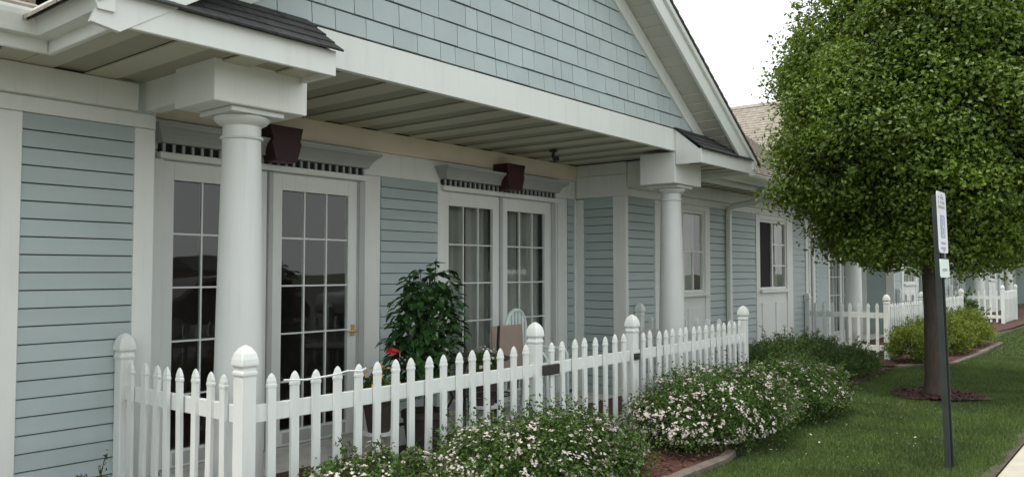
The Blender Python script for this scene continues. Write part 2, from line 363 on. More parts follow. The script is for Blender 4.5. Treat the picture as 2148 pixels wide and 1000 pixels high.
def door_head(par, c, fine):
    """cornice with dentils and a maroon keystone over a pair of doors centred at x=c"""
    x0, x1 = c - .955, c + .955
    board(par, 'lintel', x0, x1, YW - .075, YW - .002, 2.265, 2.312)
    bk = board(par, 'dentil_band', x0 + .01, x1 - .01, YW - .05, YW - .004, 2.314, 2.372, 'gap', 0)
    d = MB().box(-.0095, .0095, -.02, 0, -.029, .029).mesh('dentil', M['cornice'])
    n = 25
    for i in range(n + 1):
        xx = x0 + .03 + (x1 - x0 - .06) * i / n
        if fine: link('dentil', d, bk, (xx, YW - .0515, 2.343))
    # crown: flaring profile swept with mitred ends
    prof = [(.0, 2.374, .0), (.105, 2.374, .0), (.115, 2.40, .01), (.135, 2.43, .028), (.17, 2.462, .055), (.195, 2.475, .075), (.20, 2.50, .08), (.0, 2.50, .08)]
    L = [(x0 - e, YW - .004 - dd, z) for dd, z, e in prof]; Rr = [(x1 + e, YW - .004 - dd, z) for dd, z, e in prof]; k = len(prof)
    MB().add(L + Rr, [tuple(range(k))[::-1], tuple(range(k, 2 * k))] + [(i, (i + 1) % k, k + (i + 1) % k, k + i) for i in range(k)]).build('cornice', M['cornice'], par)
    ky = YW - .235
    pts = [(c - .155, ky, 2.605), (c + .155, ky, 2.605), (c + .128, ky, 2.492), (c + .142, ky, 2.478), (c + .098, ky, 2.325), (c - .098, ky, 2.325), (c - .142, ky, 2.478), (c - .128, ky, 2.492)]
    MB().prism(pts, (0, .225, 0)).build('keystone', M['maroon'], par, bevel=.004)

def window(par, x0, x1, xa, xb, kind):
    """window in a full-height white casing x0..x1, glass xa..xb"""
    zb, zt = 1.17, 2.27
    board(par, 'window_casing', x0, xa, YL - .03, YL + .05, 0.0, 2.34); board(par, 'window_casing', xb, x1, YL - .03, YL + .05, 0.0, 2.34)
    board(par, 'window_head', xa, xb, YL - .028, YL + .05, zt, 2.34)
    ap = board(par, 'apron_panel', xa, xb, YL - .015, YL + .05, 0.0, zb - .05, 'trim')
    for q in range(2):
        w = (xb - xa) / 2; board(ap, 'raised_panel', xa + w * q + .07, xa + w * (q + 1) - .07, YL - .027, YL - .016, .15, zb - .2, 'trim', .01)
    board(par, 'window_sill', xa - .03, xb + .03, YL - .075, YL + .05, zb - .048, zb)
    f = MB(); y0, y1 = YL - .01, YL + .04
    f.box(xa, xa + .04, y0, y1, zb, zt); f.box(xb - .04, xb, y0, y1, zb, zt); f.box(xa + .04, xb - .04, y0, y1, zt - .04, zt); f.box(xa + .04, xb - .04, y0, y1, zb, zb + .04)
    xm = xa + (xb - xa) * .48; f.box(xm - .025, xm + .025, y0, y1, zb + .04, zt - .04)
    sash = f.build('window', M['trim'], par, bevel=.003)
    for (a, b, dd) in ((xa + .04, xm - .025, 0 if kind else 1), (xm + .025, xb - .04, 1)):
        if dd:
            rows = 3 if kind else 2
            zz = [zb + .04 + (zt - zb - .08) * j / rows for j in range(rows + 1)]
            for j in range(1, rows): board(sash, 'muntin', a, b, y0 + .008, y1 - .008, zz[j] - .011, zz[j] + .011, 'trim', 0)
            for j in range(rows): pane(sash, a, b, YL + .018, zz[j] + .01, zz[j + 1] - .01)
            if not kind: board(sash, 'muntin', (a + b) / 2 - .009, (a + b) / 2 + .009, y0 + .010, y1 - .010, zz[0], zz[1], 'trim', 0)
        else: board(sash, 'insect_screen', a, b, YL + .018, YL + .02, zb + .04, zt - .04, 'gap', 0)
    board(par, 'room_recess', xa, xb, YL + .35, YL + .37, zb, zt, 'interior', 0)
    board(par, 'window_blind', xa + (xb - xa) * .6, xb - .05, YL + .12, YL + .125, zb, zt, 'curtain', 0)

def gutter(par, pts):
    """K-profile gutter along a polyline on plan, open on top; out = left-hand normal"""
    prof = [(0, .0), (.075, .0), (.088, .03), (.112, .075), (.120, .10), (.120, .115), (.108, .115), (.108, .095), (.07, .012), (.008, .012), (.008, .115), (0, .115)]
    P = [Vector((x, y, 0)) for x, y, z in pts]; z0 = pts[0][2]; rings = []
    for i, p in enumerate(P):
        d0 = (P[i] - P[i - 1]).normalized() if i else (P[1] - P[0]).normalized()
        d1 = (P[i + 1] - P[i]).normalized() if i < len(P) - 1 else d0
        n0 = Vector((d0.y, -d0.x, 0)); n1 = Vector((d1.y, -d1.x, 0)); nm = (n0 + n1); nm = nm / nm.dot(n0)
        rings.append([(p.x + nm.x * o, p.y + nm.y * o, z0 + h) for o, h in prof])
    k = len(prof); vs = [q for r in rings for q in r]
    fs = [(i * k + j, i * k + (j + 1) % k, (i + 1) * k + (j + 1) % k, (i + 1) * k + j) for i in range(len(P) - 1) for j in range(k)]
    fs += [tuple(range(k)), tuple(range((len(P) - 1) * k, len(P) * k))[::-1]]
    gt = MB().add(vs, fs)
    outer = [(0, .0), (.075, .0), (.088, .03), (.112, .075), (.120, .10), (.120, .115), (0, .115)]
    for p, q in ((P[0], P[1]), (P[-1], P[-2])):
        d = (p - q).normalized(); e = (P[-1] - P[-2]).normalized() if p is P[-1] else (P[1] - P[0]).normalized(); nn = Vector((e.y, -e.x, 0))
        gt.prism([(p.x + nn.x * o + d.x * .001, p.y + nn.y * o + d.y * .001, z0 + hh) for o, hh in outer], d * .004)
    return gt.build('gutter', M['trim'], par)

def planks_y(par, name, x0, x1, y0, y1, z, wd=.20, alt=True):
    """soffit planks running front to back, every other one set higher"""
    k = max(1, round((x1 - x0) / wd)); wv = (x1 - x0) / k
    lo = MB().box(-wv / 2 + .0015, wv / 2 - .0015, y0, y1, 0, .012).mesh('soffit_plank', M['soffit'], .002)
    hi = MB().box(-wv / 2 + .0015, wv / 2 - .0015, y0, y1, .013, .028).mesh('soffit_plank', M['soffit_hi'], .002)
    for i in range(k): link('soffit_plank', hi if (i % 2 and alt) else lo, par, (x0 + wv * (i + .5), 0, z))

def column(par, cx, cy):
    ent = [(.143 - .034 * (t ** 1.6), .10 + 2.12 * t) for t in np.linspace(0, 1, 14)]
    sh = MB().lathe(ent, (cx, cy), 40).build('column', M['column'], par, smooth=True)
    MB().lathe([(.150, .055), (.163, .062), (.168, .078), (.163, .092), (.148, .102)], (cx, cy), 36).build('column_base', M['column'], sh, smooth=True)
    MB().lathe([(.185, .012), (.185, .054)], (cx, cy), square=True).build('plinth', M['column'], sh, bevel=.004)
    MB().lathe([(.109, 2.218), (.120, 2.222), (.124, 2.230), (.120, 2.238), (.109, 2.242), (.109, 2.298), (.118, 2.304), (.140, 2.316), (.156, 2.332), (.160, 2.345), (.156, 2.352), (.10, 2.353)], (cx, cy), 36).build('capital', M['column'], sh, smooth=True)
    MB().lathe([(.172, 2.354), (.172, 2.384)], (cx, cy), square=True).build('abacus', M['column'], sh, bevel=.003)
    board(par, 'column_block', cx - .305, cx + .305, YB + .004, YB + .424, 2.386, 2.715, 'trim', .004)

def house(k, label):
    fine = (k == 0); dx = UNIT * k
    h = thing('row_house', label, 'house', (dx, YL, 0), 'row houses of the same design')
    h.location = (dx, 0, 0)
    # ---- wall left of the porch
    clap_field(h, 1.73, 2.36, YL, -0.06, 2.34, fine)
    board(h, 'corner_board', 2.36, 2.485, YL - .03, YL + .05, 0, 2.34)
    if fine:
        board(h, 'window_casing', 1.0, 1.73, YL - .03, YL + .05, 0, 2.34); board(h, 'side_wall', -2, 1.0, YL, YL + .05, 0, 2.34, 'siding')
    board(h, 'frieze_board', -2 if fine else 1.73, 2.485, YL - .034, YL + .05, 2.342, 2.432)
    board(h, 'frieze_board', -2 if fine else 1.73, 2.35, YL - .085, YL + .05, 2.434, 2.60)
    board(h, 'return_wall', 2.485, 2.50, YL + .002, YW + .05, 0, 2.74, 'trim', 0)
    # ---- recess wall
    board(h, 'door_casing', 2.502, 2.895, YW - .012, YW + .05, 0, 2.33); board(h, 'casing_strip', 2.80, 2.895, YW - .05, YW - .014, 0.02, 2.263)
    board(h, 'door_casing', 4.725, 4.99, YW - .012, YW + .05, 0, 2.33); board(h, 'casing_strip', 4.725, 4.79, YW - .035, YW - .014, .02, 2.263, 'panel_grey')
    clap_field(h, 4.99, 5.727, YW - .005, .03, 2.33, fine)
    board(h, 'door_casing', 5.727, 5.805, YW - .03, YW + .05, 0, 2.33)
    board(h, 'door_casing', 7.635, 7.97, YW - .012, YW + .05, 0, 2.33); board(h, 'casing_strip', 7.635, 7.70, YW - .04, YW - .014, .02, 2.263, 'panel_grey'); board(h, 'casing_strip', 7.76, 7.80, YW - .03, YW - .014, .02, 2.263)
    clap_field(h, 7.97, 8.105, YW - .005, .03, 2.33, fine)
    board(h, 'corner_board', 8.105, 8.168, YW - .03, YW + .05, 0, 2.33)
    board(h, 'frieze_board', 2.502, 8.168, YW - .016, YW + .05, 2.332, 2.555)
    board(h, 'frieze_board', 2.502, 8.168, YW - .028, YW + .05, 2.557, 2.745, 'trim_cream')
    for c, hd in ((3.81, True), (6.72, False)):
        board(h, 'astragal', c - .02, c + .02, YW - .03, YW + .04, .03, 2.262, 'panel_grey')
        door_leaf(h, c - .91, c - .022); door_leaf(h, c + .022, c + .91, c + .865 if hd else None)
        board(h, 'threshold', c - .91, c + .91, YW - .06, YW + .05, .006, .028, 'panel_grey')
        board(h, 'door_head', c - .91, c + .91, YW, YW + .05, 2.264, 2.33)
        door_head(h, c, fine)
    # room behind the doors
    room = MB()
    room.box(2.5, 8.3, 8.6, 8.65, 0, 2.7); room.box(2.45, 2.5, YW + .06, 8.6, 0, 2.7); room.box(8.3, 8.35, YW + .06, 8.6, 0, 2.7); room.box(2.5, 8.3, YW + .06, 8.6, 2.6, 2.65); room.box(5.2, 5.3, YW + .06, 8.6, 0, 2.6)
    room.build('room', M['interior'], h); board(h, 'room_floor', 2.5, 8.3, YW + .06, 8.6, -.02, .01, 'floor_in', 0)
    for c in (6.28, 7.17):
        n = 90; vs = []
        for i in range(n + 1):
            t = i / n; x = c - .44 + .88 * t; y = YW + .13 + .022 * math.sin(t * 58 + c) + .014 * math.sin(t * 21 + 1)
            vs += [(x, y, .05), (x, y + .01, 2.18)]
        keep = [i for i in range(n) if not (.47 < i / n < .53)]
        MB().add(vs, [(2 * i, 2 * i + 2, 2 * i + 3, 2 * i + 1) for i in keep]).build('curtain', M['curtain'], h, smooth=True)
    # ---- return wall facing -x and wall right of the porch
    clap_field(h, 5.10, 5.52, 8.17, .0, 2.34, fine, side=True)
    board(h, 'corner_board', 8.14, 8.20, YL - .03, 5.098, 0, 2.34); board(h, 'corner_board', 8.142, 8.20, 5.522, YW - .032, 0, 2.33)
    board(h, 'frieze_board', 8.135, 8.2, YL - .034, YW - .03, 2.342, 2.60); board(h, 'frieze_board', 8.148, 8.2, YL - .034, YW - .03, 2.602, 2.745)
    clap_field(h, 8.202, 8.84, YL, -.06, 2.34, fine)
    window(h, 8.84, 10.37, 9.06, 10.23, 0)
    clap_field(h, 10.37, 11.98, YL, -.06, 2.34, fine)
    window(h, 11.98, 13.53, 12.13, 13.27, 1)
    board(h, 'frieze_board', 8.202, 13.53, YL - .034, YL + .05, 2.342, 2.432); board(h, 'frieze_board', 8.25, 13.53, YL - .085, YL + .05, 2.434, 2.60)
    # ---- porch: columns, beams, ceiling
    column(h, 2.65, 4.215); column(h, 7.925, 4.215)
    beam = board(h, 'beam', 2.34, 8.24, YB, YB + .05, 2.72, 2.948, 'trim', .003)
    board(h, 'side_beam', 2.39, 2.49, YB + .43, YL - .09, 2.44, 2.745); board(h, 'side_beam', 8.17, 8.27, YB + .43, YL - .035, 2.44, 2.745)
    ceil = board(h, 'porch_ceiling', 2.5, 8.17, YB + .05, YW, 2.775, 2.79, 'gap', 0)
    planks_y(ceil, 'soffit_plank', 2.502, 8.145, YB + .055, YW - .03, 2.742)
    # ---- cornice returns and eave soffits
    for s in (0, 1):
        xo, xi = (1.69, 2.93) if s == 0 else (8.87, 7.62)
        a, b = min(xo, xi), max(xo, xi)
        ret = MB()
        ret.box(a, b, YR, YR + .03, 2.575, 2.722)
        y0 = YR + .03
        # inner end board with its slanted top
        e0, e1 = (xi - .03, xi) if s == 0 else (xi, xi + .03)
        ret.prism([(e0, y0, 2.575), (e0, YB - .002, 2.575), (e0, YB - .002, 2.945), (e0, y0, 2.722)], (e1 - e0, 0, 0))
        rt = ret.build('eave_return', M['trim'], h, bevel=.003)
        # small shingled roof on the return
        for q in range(4):
            t0, t1 = q / 4, (q + 1) / 4; n = Vector((0, -.58, .81))
            def P(t, x, o): p = Vector((x, YR - .03 + (YB - YR + .025) * t, 2.715 + .245 * t)); return p + n * o
            xx = a - (.0 if s == 0 else .02)
            while xx < b + (.02 if s == 0 else -.0) - .01:
                x2 = min(xx + random.uniform(.16, .30), b + (.02 if s == 0 else 0)); oo = random.uniform(0, .004)
                MB().add([P(t0 - .03, xx, .004 + oo), P(t0 - .03, x2 - .004, .004 + oo), P(t1 + .02, x2 - .004, .002), P(t1 + .02, xx, .002),
                          P(t0 - .03, xx, .017 + oo), P(t0 - .03, x2 - .004, .017 + oo), P(t1 + .02, x2 - .004, .008), P(t1 + .02, xx, .008)],
                         [(3, 2, 1, 0), (4, 5, 6, 7), (0, 1, 5, 4), (1, 2, 6, 5), (2, 3, 7, 6), (3, 0, 4, 7)]).build('roof_shingle', M['roof_dark'], rt)
                xx = x2
        # soffit of the porch side eave
        ex0, ex1 = (1.69, 2.39) if s == 0 else (8.24, 8.87)
        sf = board(h, 'eave_soffit', ex0, ex1, YB, YL - .09, 2.632, 2.64, 'gap', 0)
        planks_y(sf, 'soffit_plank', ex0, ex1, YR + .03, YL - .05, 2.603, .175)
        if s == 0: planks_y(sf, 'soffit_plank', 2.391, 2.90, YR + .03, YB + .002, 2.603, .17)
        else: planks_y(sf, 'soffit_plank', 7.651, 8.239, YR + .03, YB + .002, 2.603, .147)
    # main soffits and fascias
    xl = -2 if fine else 1.73 - .05
    sf = board(h, 'eave_soffit', xl, 1.69, 4.43, YL - .09, 2.632, 2.64, 'gap', 0); planks_y(sf, 'soffit_plank', xl, 1.688, 4.44, YL - .05, 2.603, .16)
    sf = board(h, 'eave_soffit', 8.872, 13.53, 4.43, YL - .09, 2.632, 2.64, 'gap', 0); planks_y(sf, 'soffit_plank', 8.872, 13.53, 4.44, YL - .05, 2.603, .16)
    board(h, 'fascia', xl, 1.658, 4.41, 4.44, 2.56, 2.74); board(h, 'fascia', 1.66, 1.69, YR + .002, 4.44, 2.56, 2.74)
    board(h, 'fascia', 8.902, 13.53, 4.41, 4.44, 2.56, 2.74); board(h, 'fascia', 8.872, 8.90, YR + .002, 4.44, 2.56, 2.74)
    gutter(h, [(xl, 4.41, 2.625), (1.66, 4.41, 2.625), (1.66, YR - .02, 2.625)])
    gutter(h, [(8.902, YR - .02, 2.625), (8.902, 4.41, 2.625), (13.53 + (.0 if k else .0), 4.41, 2.625)])
    # downspout
    dsp = MB(); dsp.box(10.9, 10.98, YL - .085, YL - .022, .05, 2.33); sp = dsp.build('downspout', M['trim'], h, bevel=.008)
    MB().tube([(10.94, 4.36, 2.63), (10.94, 4.37, 2.52), (10.94, 4.50, 2.43), (10.94, 4.80, 2.40), (10.94, YL - .055, 2.36), (10.94, YL - .055, 2.28)], .042, 10).build('elbow', M['trim'], sp, smooth=True)
    # ---- gable: backing, shingles, rake boards, soffit, roof
    gb = MB().prism([(CX - 3.2, YB + .02, 2.85), (CX + 3.2, YB + .02, 2.85), (CX, YB + .02, soffit_line(0) - .04)], (0, .03, 0)).build('gable_wall', M['gap'], h)
    z = 2.95; rowi = 0; rh = .165
    join = MB()
    while z < 4.75:
        zt = z + (rh if rowi else .138)
        lim = 3.52 - (zt - 2.62) / SL
        lim = 3.52 - (zt - 2.62 + .01) / SL
        if lim < .1: break
        xx = -lim
        while xx < lim - .001:
            wd = random.choice((.13, .16, .19, .22, .25, .30)) * random.uniform(.92, 1.08); x2 = min(xx + wd, lim)
            if lim - x2 < .07: x2 = lim
            th = .019 + random.uniform(0, .004); zb = z + .009 + random.uniform(-.0015, .0025)
            pts = [(CX + xx + .0026, YB + .016, zb), (CX + xx + .0026, YB + .016 - th, zb), (CX + xx + .0026, YB + .004, zt + .0005), (CX + xx + .0026, YB + .016, zt + .0005)]
            if fine: MB().prism(pts, (x2 - xx - .0052, 0, 0)).build('shingle', M['shake'], gb)
            else: join.prism(pts, (x2 - xx - .004, 0, 0))
            xx = x2
        z = zt; rowi += 1
    if not fine: stuff(join.build('shingles', M['shake'], gb))
    for s in (-1, 1):
        def L(d, y, o): return (CX + s * d, y, soffit_line(d) + o)
        # frieze against the gable wall
        d0 = 3.52 - (2.955 - 2.62 + .17) / SL + .0
        MB().prism([L(0, YB - .022, -.17), L(3.05, YB - .022, -.17), L(3.16, YB - .022, -.1), L(3.16, YB - .022, .0), L(0, YB - .022, .0)], (0, .036, 0)).build('gable_frieze', M['trim'], h)
        # rake fascia
        MB().prism([L(0, YR - .006, -.03), L(3.59, YR - .006, -.03), L(3.72, YR - .006, .075), L(3.66, YR - .006, .21), L(0, YR - .006, .21)], (0, .03, 0)).build('rake_board', M['trim'], h, bevel=.002)
        MB().prism([L(0, YR - .035, .15), L(3.70, YR - .035, .15), L(3.70, YR - .035, .212), L(0, YR - .035, .212)], (0, .028, 0)).build('rake_trim', M['trim'], h, bevel=.002)
        rs = MB().prism([L(0, YR + .03, .03), L(3.5, YR + .03, .03), L(3.5, YR + .03, .04), L(0, YR + .03, .04)], (0, YB - YR - .03, 0)).build('rake_soffit', M['gap'], h)
        n = 30
        for i in range(n):
            t0, t1 = 3.5 * i / n + .003, 3.5 * (i + 1) / n - .003
            MB().prism([L(t0, YR + .032, .004), L(t1, YR + .032, .010), L(t1, YR + .032, .026), L(t0, YR + .032, .026)], (0, YB - YR - .04, 0)).build('soffit_plank', M['rake_soffit'], rs)
        # roof slope in stepped courses
        MB().prism([L(0, YR - .045, .214), L(3.76, YR - .045, .214), L(3.76, YR - .045, .224), L(0, YR - .045, .224)], (0, 4.6, 0)).build('roof_deck', M['roof_dark'], h)
        rf = MB(); nrm = .012; kk = 34
        for i in range(kk):
            t0, t1 = 3.78 * i / kk, 3.78 * (i + 1) / kk; y = YR - .05
            while y < 8.3:
                y2 = min(y + random.uniform(.22, .42), 8.3); e = random.uniform(0, .008)
                rf.prism([L(t0 - .02, y, .226), L(t1, y, .226), L(t1, y, .244 + e), L(t0 - .02, y, .232)], (0, y2 - y - .008, 0)); y = y2
        stuff(rf.build('roof_shingles', M['roof_tan'], h))
    MB().prism([(CX - .13, YR - .05, soffit_line(0) + .17), (CX, YR - .05, soffit_line(0) + .262), (CX + .13, YR - .05, soffit_line(0) + .17), (CX, YR - .05, soffit_line(0) + .235)], (0, 4.6, 0)).build('ridge_cap', M['roof_tan'], h)
    # main roof
    x0, x1 = (-4 if fine else 1.73), 13.53
    ze = 2.745; zr = soffit_line(0) + .24; ridge_y = 4.35 + (zr - ze) / SL
    deck = MB(); mr = MB(); kk = 40
    for xa, xb, ys in ((x0, 1.60, 4.31), (1.60, 8.96, 4.60), (8.96, x1, 4.31)):
        zs = ze + (ys - 4.31) * (zr - ze) / (ridge_y - 4.31)
        deck.add([(xa, ys + .02, zs - .01), (xb, ys + .02, zs - .01), (xb, ridge_y, zr - .03), (xa, ridge_y, zr - .03), (xa, 2 * ridge_y - 4.33, ze), (xb, 2 * ridge_y - 4.33, ze)], [(0, 1, 2, 3), (3, 2, 5, 4)])
        for i in range(kk):
            t0, t1 = i / kk, (i + 1) / kk
            y0, y1 = ys + (ridge_y - ys) * t0, ys + (ridge_y - ys) * t1 + .02; za, zb = zs + (zr - zs) * t0, zs + (zr - zs) * t1
            x = xa
            while x < xb:
                x2 = min(x + random.uniform(.25, .45), xb); e = random.uniform(0, .006)
                mr.prism([(x, y0, za - .006), (x, y0, za + .012 + e), (x, y1, zb + .002), (x, y1, zb - .006)], (x2 - x - .008, 0, 0)); x = x2
    deck.build('main_roof', M['roof_dark'], h)
    stuff(mr.build('roof_shingles', M['roof_tan'], h))
    return h

house(0, 'nearest blue-grey row house with shingled gable porch and french doors')
house(1, 'second row house partly hidden behind the round tree')
house(2, 'third row house seen just right of the tree trunk')
house(3, 'farthest row house at the right edge past the tree')

# ================================================================== FENCES
def picket_mesh():
    h = .93
    b = MB().lathe([(.0235, .05), (.0235, .855), (.027, .860), (.027, .872), (.0235, .877), (.0235, .890), (.015, .915), (.004, .93)], square=True)
    b.v = [(x, y * .42, z) for x, y, z in b.v]
    return b.mesh('picket', M['vinyl'])
PICK = picket_mesh()
def post_mesh():
    b = MB().lathe([(.041, -.02), (.041, .93), (.046, .935), (.046, .952), (.040, .958), (.040, .975), (.049, .98), (.050, .992), (.048, 1.015), (.041, 1.043), (.027, 1.068), (.008, 1.084)], square=True)
    return b.mesh('post', M['vinyl'], .004)
POST = post_mesh()
def fence_run(par, x0, y0, x1, y1, off=0.0):
    """rails and pickets between two post centres (parent-space xy)"""
    a, b = Vector((x0, y0, 0)), Vector((x1, y1, 0)); L = (b - a).length; u = (b - a).normalized(); ang = math.atan2(u.y, u.x)
    for z0, z1 in ((.69, .78), (.16, .25)):
        o = MB().box(.038, L - .038, -.014, .014, z0, z1).build('rail', M['vinyl'], par, bevel=.003); o.location = a; o.rotation_euler = (0, 0, ang)
    n = round((L - .1) / .131) - 1; st = L / (n + 1)
    side = Vector((u.y, -u.x, 0)) * .026
    for i in range(1, n + 1):
        p = a + u * st * i + side; link('picket', PICK, par, (p.x, p.y, random.uniform(-.006, .006)), (random.uniform(-.010, .010), random.uniform(-.010, .010), ang + random.uniform(-.03, .03)))
def fence_left(dx, label):
    f = thing('picket_fence', label, 'fence', (2.3 + dx, 3.6, 0), 'white picket fences round the porches')
    for x, y in ((0, 0), (0, 1.28), (2.38, 0)): link('post', POST, f, (x, y, 0))
    fence_run(f, 0, 1.28, 0, 0); fence_run(f, 0, 0, 2.38, 0); return f
def fence_right(dx, label):
    f = thing('picket_fence', label, 'fence', (6.05 + dx, 3.6, 0), 'white picket fences round the porches')
    for x, y in ((0, 0), (2.33, 0), (2.33, 1.28)): link('post', POST, f, (x, y, 0))
    fence_run(f, 0, 0, 2.33, 0); fence_run(f, 2.33, 0, 2.33, 1.28); return f
def gate(dx, label):
    g = thing('picket_gate', label, 'gate', (4.68 + dx, 3.6, 0), 'white picket gates')
    fence_run(g, .02, 0, 1.35, 0)
    for x in (.03, ): MB().box(x, x + .19, -.066, -.0375, .695, .77).build('hinge', M['black_metal'], g, bevel=.004)
    MB().box(.05, .12, -.04, -.0145, .17, .235).build('hinge', M['black_metal'], g, bevel=.004)
    l = MB(); l.box(1.325, 1.405, -.058, -.0425, .70, .755); l.tube([(1.34, -.055, .725), (1.34, -.085, .725)], .01); l.build('latch', M['black_metal'], g)
fence_left(0, 'nearest white picket fence corner in front of the left column')
gate(0, 'white picket gate with black hinges beside the flowering bush')
fence_right(0, 'white picket fence between the near gate and the juniper')
fence_left(UNIT, 'white picket fence corner behind the yellow-green shrubs'); gate(UNIT, 'white picket gate hidden partly behind the tree trunk'); fence_right(UNIT, 'white picket fence just right of the tree trunk')
fence_left(2 * UNIT, 'farthest white picket fence at the right edge')

# ================================================================== FOLIAGE
def leaf_mesh(name, C, Nrm, L, W, m, fold=.25):
    """leaf cards: centres C, normals Nrm, lengths, widths -> folded kite quads (2 tris each side of the midrib)"""
    k = len(C); r = RNG.normal(size=(k, 3)); u = np.cross(Nrm, r); u /= np.linalg.norm(u, axis=1)[:, None] + 1e-9
    v = np.cross(Nrm, u); L = L[:, None]; W = W[:, None]
    base = C - u * L / 2; tip = C + u * L / 2 - Nrm * L * .12; a = C + v * W / 2 + Nrm * W * fold; b = C - v * W / 2 + Nrm * W * fold
    V = np.stack([base, a, tip, b], 1).reshape(-1, 3); i = np.arange(k) * 4
    F = np.concatenate([np.stack([i, i + 2, i + 1], 1), np.stack([i, i + 3, i + 2], 1)])
    return np_mesh(name, V, F, m)
def unit(n):
    v = RNG.normal(size=(n, 3)); return v / np.linalg.norm(v, axis=1)[:, None]

def big_tree():
    t = thing('shade_tree', 'tall round leafy green tree on the lawn behind the sign', 'tree', (10.42, 2.13, 0))
    c = np.array([-.05, .04, 3.55])
    # trunk and limbs
    tr = MB(); tr.tube([(0, 0, -.02), (0, 0, .05), (.0, .0, .25), (.01, .01, .9), (.0, .03, 1.6), (-.01, .10, 2.4), (-.02, .25, 3.4), (0, .35, 4.4), (0, .4, 5.2)],
                       [.19, .148, .126, .113, .107, .09, .07, .04, .015], 14)
    trunk = tr.build('trunk', M['bark'], t, smooth=True)
    lb = MB()
    for i in range(44):
        a = random.uniform(0, 2 * math.pi); e = random.uniform(-.75, .95); h0 = random.uniform(1.45, 3.8)
        end = Vector(c) + Vector((1.45 * math.cos(a) * math.cos(e), 1.45 * math.sin(a) * math.cos(e), 1.7 * math.sin(e))); st = Vector((0, .03 + .1 * max(0, h0 - 1.6), h0))
        mid = st.lerp(end, .5) + Vector((random.uniform(-.15, .15), random.uniform(-.15, .15), .18))
        lb.tube([st, st.lerp(mid, .55), mid, mid.lerp(end, .5), end], [.045, .036, .026, .016, .006], 6)
    stuff(lb.build('branches', M['bark'], trunk, smooth=True))
    # crown of leaf clumps on an uneven egg
    def radius(d):
        el = d[2]; ph = math.atan2(d[1], d[0])
        r = 1 + .10 * mnoise.noise((d[0] * 2.2, d[1] * 2.2, d[2] * 2.2)) + .10 * mnoise.noise((d[0] * 5 + 9, d[1] * 5, d[2] * 5))
        return r
    RX, RZU, RZD = 1.40, 2.25, 2.0
    C = []; Nn = []
    def place(d, rr):
        d = np.array(d)
        if d[2] < 0: hs = math.sqrt(1 - d[2] ** 2) + 1e-6; f_ = (1 - abs(d[2]) ** 2.5) ** (1 / 2.5) / hs; d = d * np.array([f_, f_, 1])
        tp = 1 - .12 * max(0, d[2]); p = c + d * np.array([RX * tp, RX * tp, RZU if d[2] > 0 else RZD]) * rr * radius(d)
        low = 1.72 + .13 * max(-1.3, min(1.3, p[1])) + .06 * math.sin(p[0] * 4) + .09 * math.sin(p[1] * 5 + 1)
        if p[2] < low: p[2] = low + random.uniform(0, .25)
        return p, d
    for i in range(500):
        d_ = unit(1)[0]
        if i > 430: d_[2] = -abs(d_[2]); d_[1] = -abs(d_[1]) if i > 460 else d_[1]
        p, d = place(d_, random.uniform(.45, 1) ** .33)
        p = p * 1.0 + np.array(d) * random.uniform(-.06, .14)
        br = random.uniform(.16, .46); k = int(5000 * br * br)
        e = unit(k); e = e + np.array([0, 0, .35]) + np.array(d) * .3; e /= np.linalg.norm(e, axis=1)[:, None]
        q = e * (RNG.uniform(.25, 1, k) ** .5)[:, None] * br * np.array([1.15, 1.15, .75]) * (1 + .25 * RNG.normal(size=(k, 1)))
        C.append(p + q); n = unit(k) * .7 + e * .6 + np.array([0, 0, .3]); Nn.append(n / np.linalg.norm(n, axis=1)[:, None])
    for i in range(170):                                            # darker inner mass
        p, d = place(unit(1)[0], random.uniform(.1, .8) ** .5); k = 120
        C.append(p + RNG.normal(size=(k, 3)) * .17); Nn.append(unit(k))
    # stray twigs with leaves sticking out of the outline
    for i in range(380):
        d = unit(1)[0]; taper = 1 - .16 * max(0, d[2]); p = c + d * np.array([1.42 * taper, 1.42 * taper, 2.2]) * radius(d) * random.uniform(.98, 1.12)
        if p[2] < 1.5: continue
        k = 30; s = np.linspace(0, random.uniform(.12, .34), k)[:, None]; dd = d * .6 + unit(1)[0] * .6; C.append(p + dd * s + RNG.normal(size=(k, 3)) * .025); Nn.append(unit(k))
    C = np.concatenate(C); Nn = np.concatenate(Nn); keep = C[:, 2] > 1.40 + .13 * np.clip(C[:, 1], -1.3, 1.3) + .05 * np.sin(C[:, 1] * 9) + .04 * np.sin(C[:, 0] * 11); C = C[keep]; Nn = Nn[keep]; k = len(C)
    stuff(link('crown', leaf_mesh('crown', C, Nn, RNG.uniform(.030, .074, k), RNG.uniform(.021, .046, k), M['leaf_tree']), t))
    return t
big_tree()

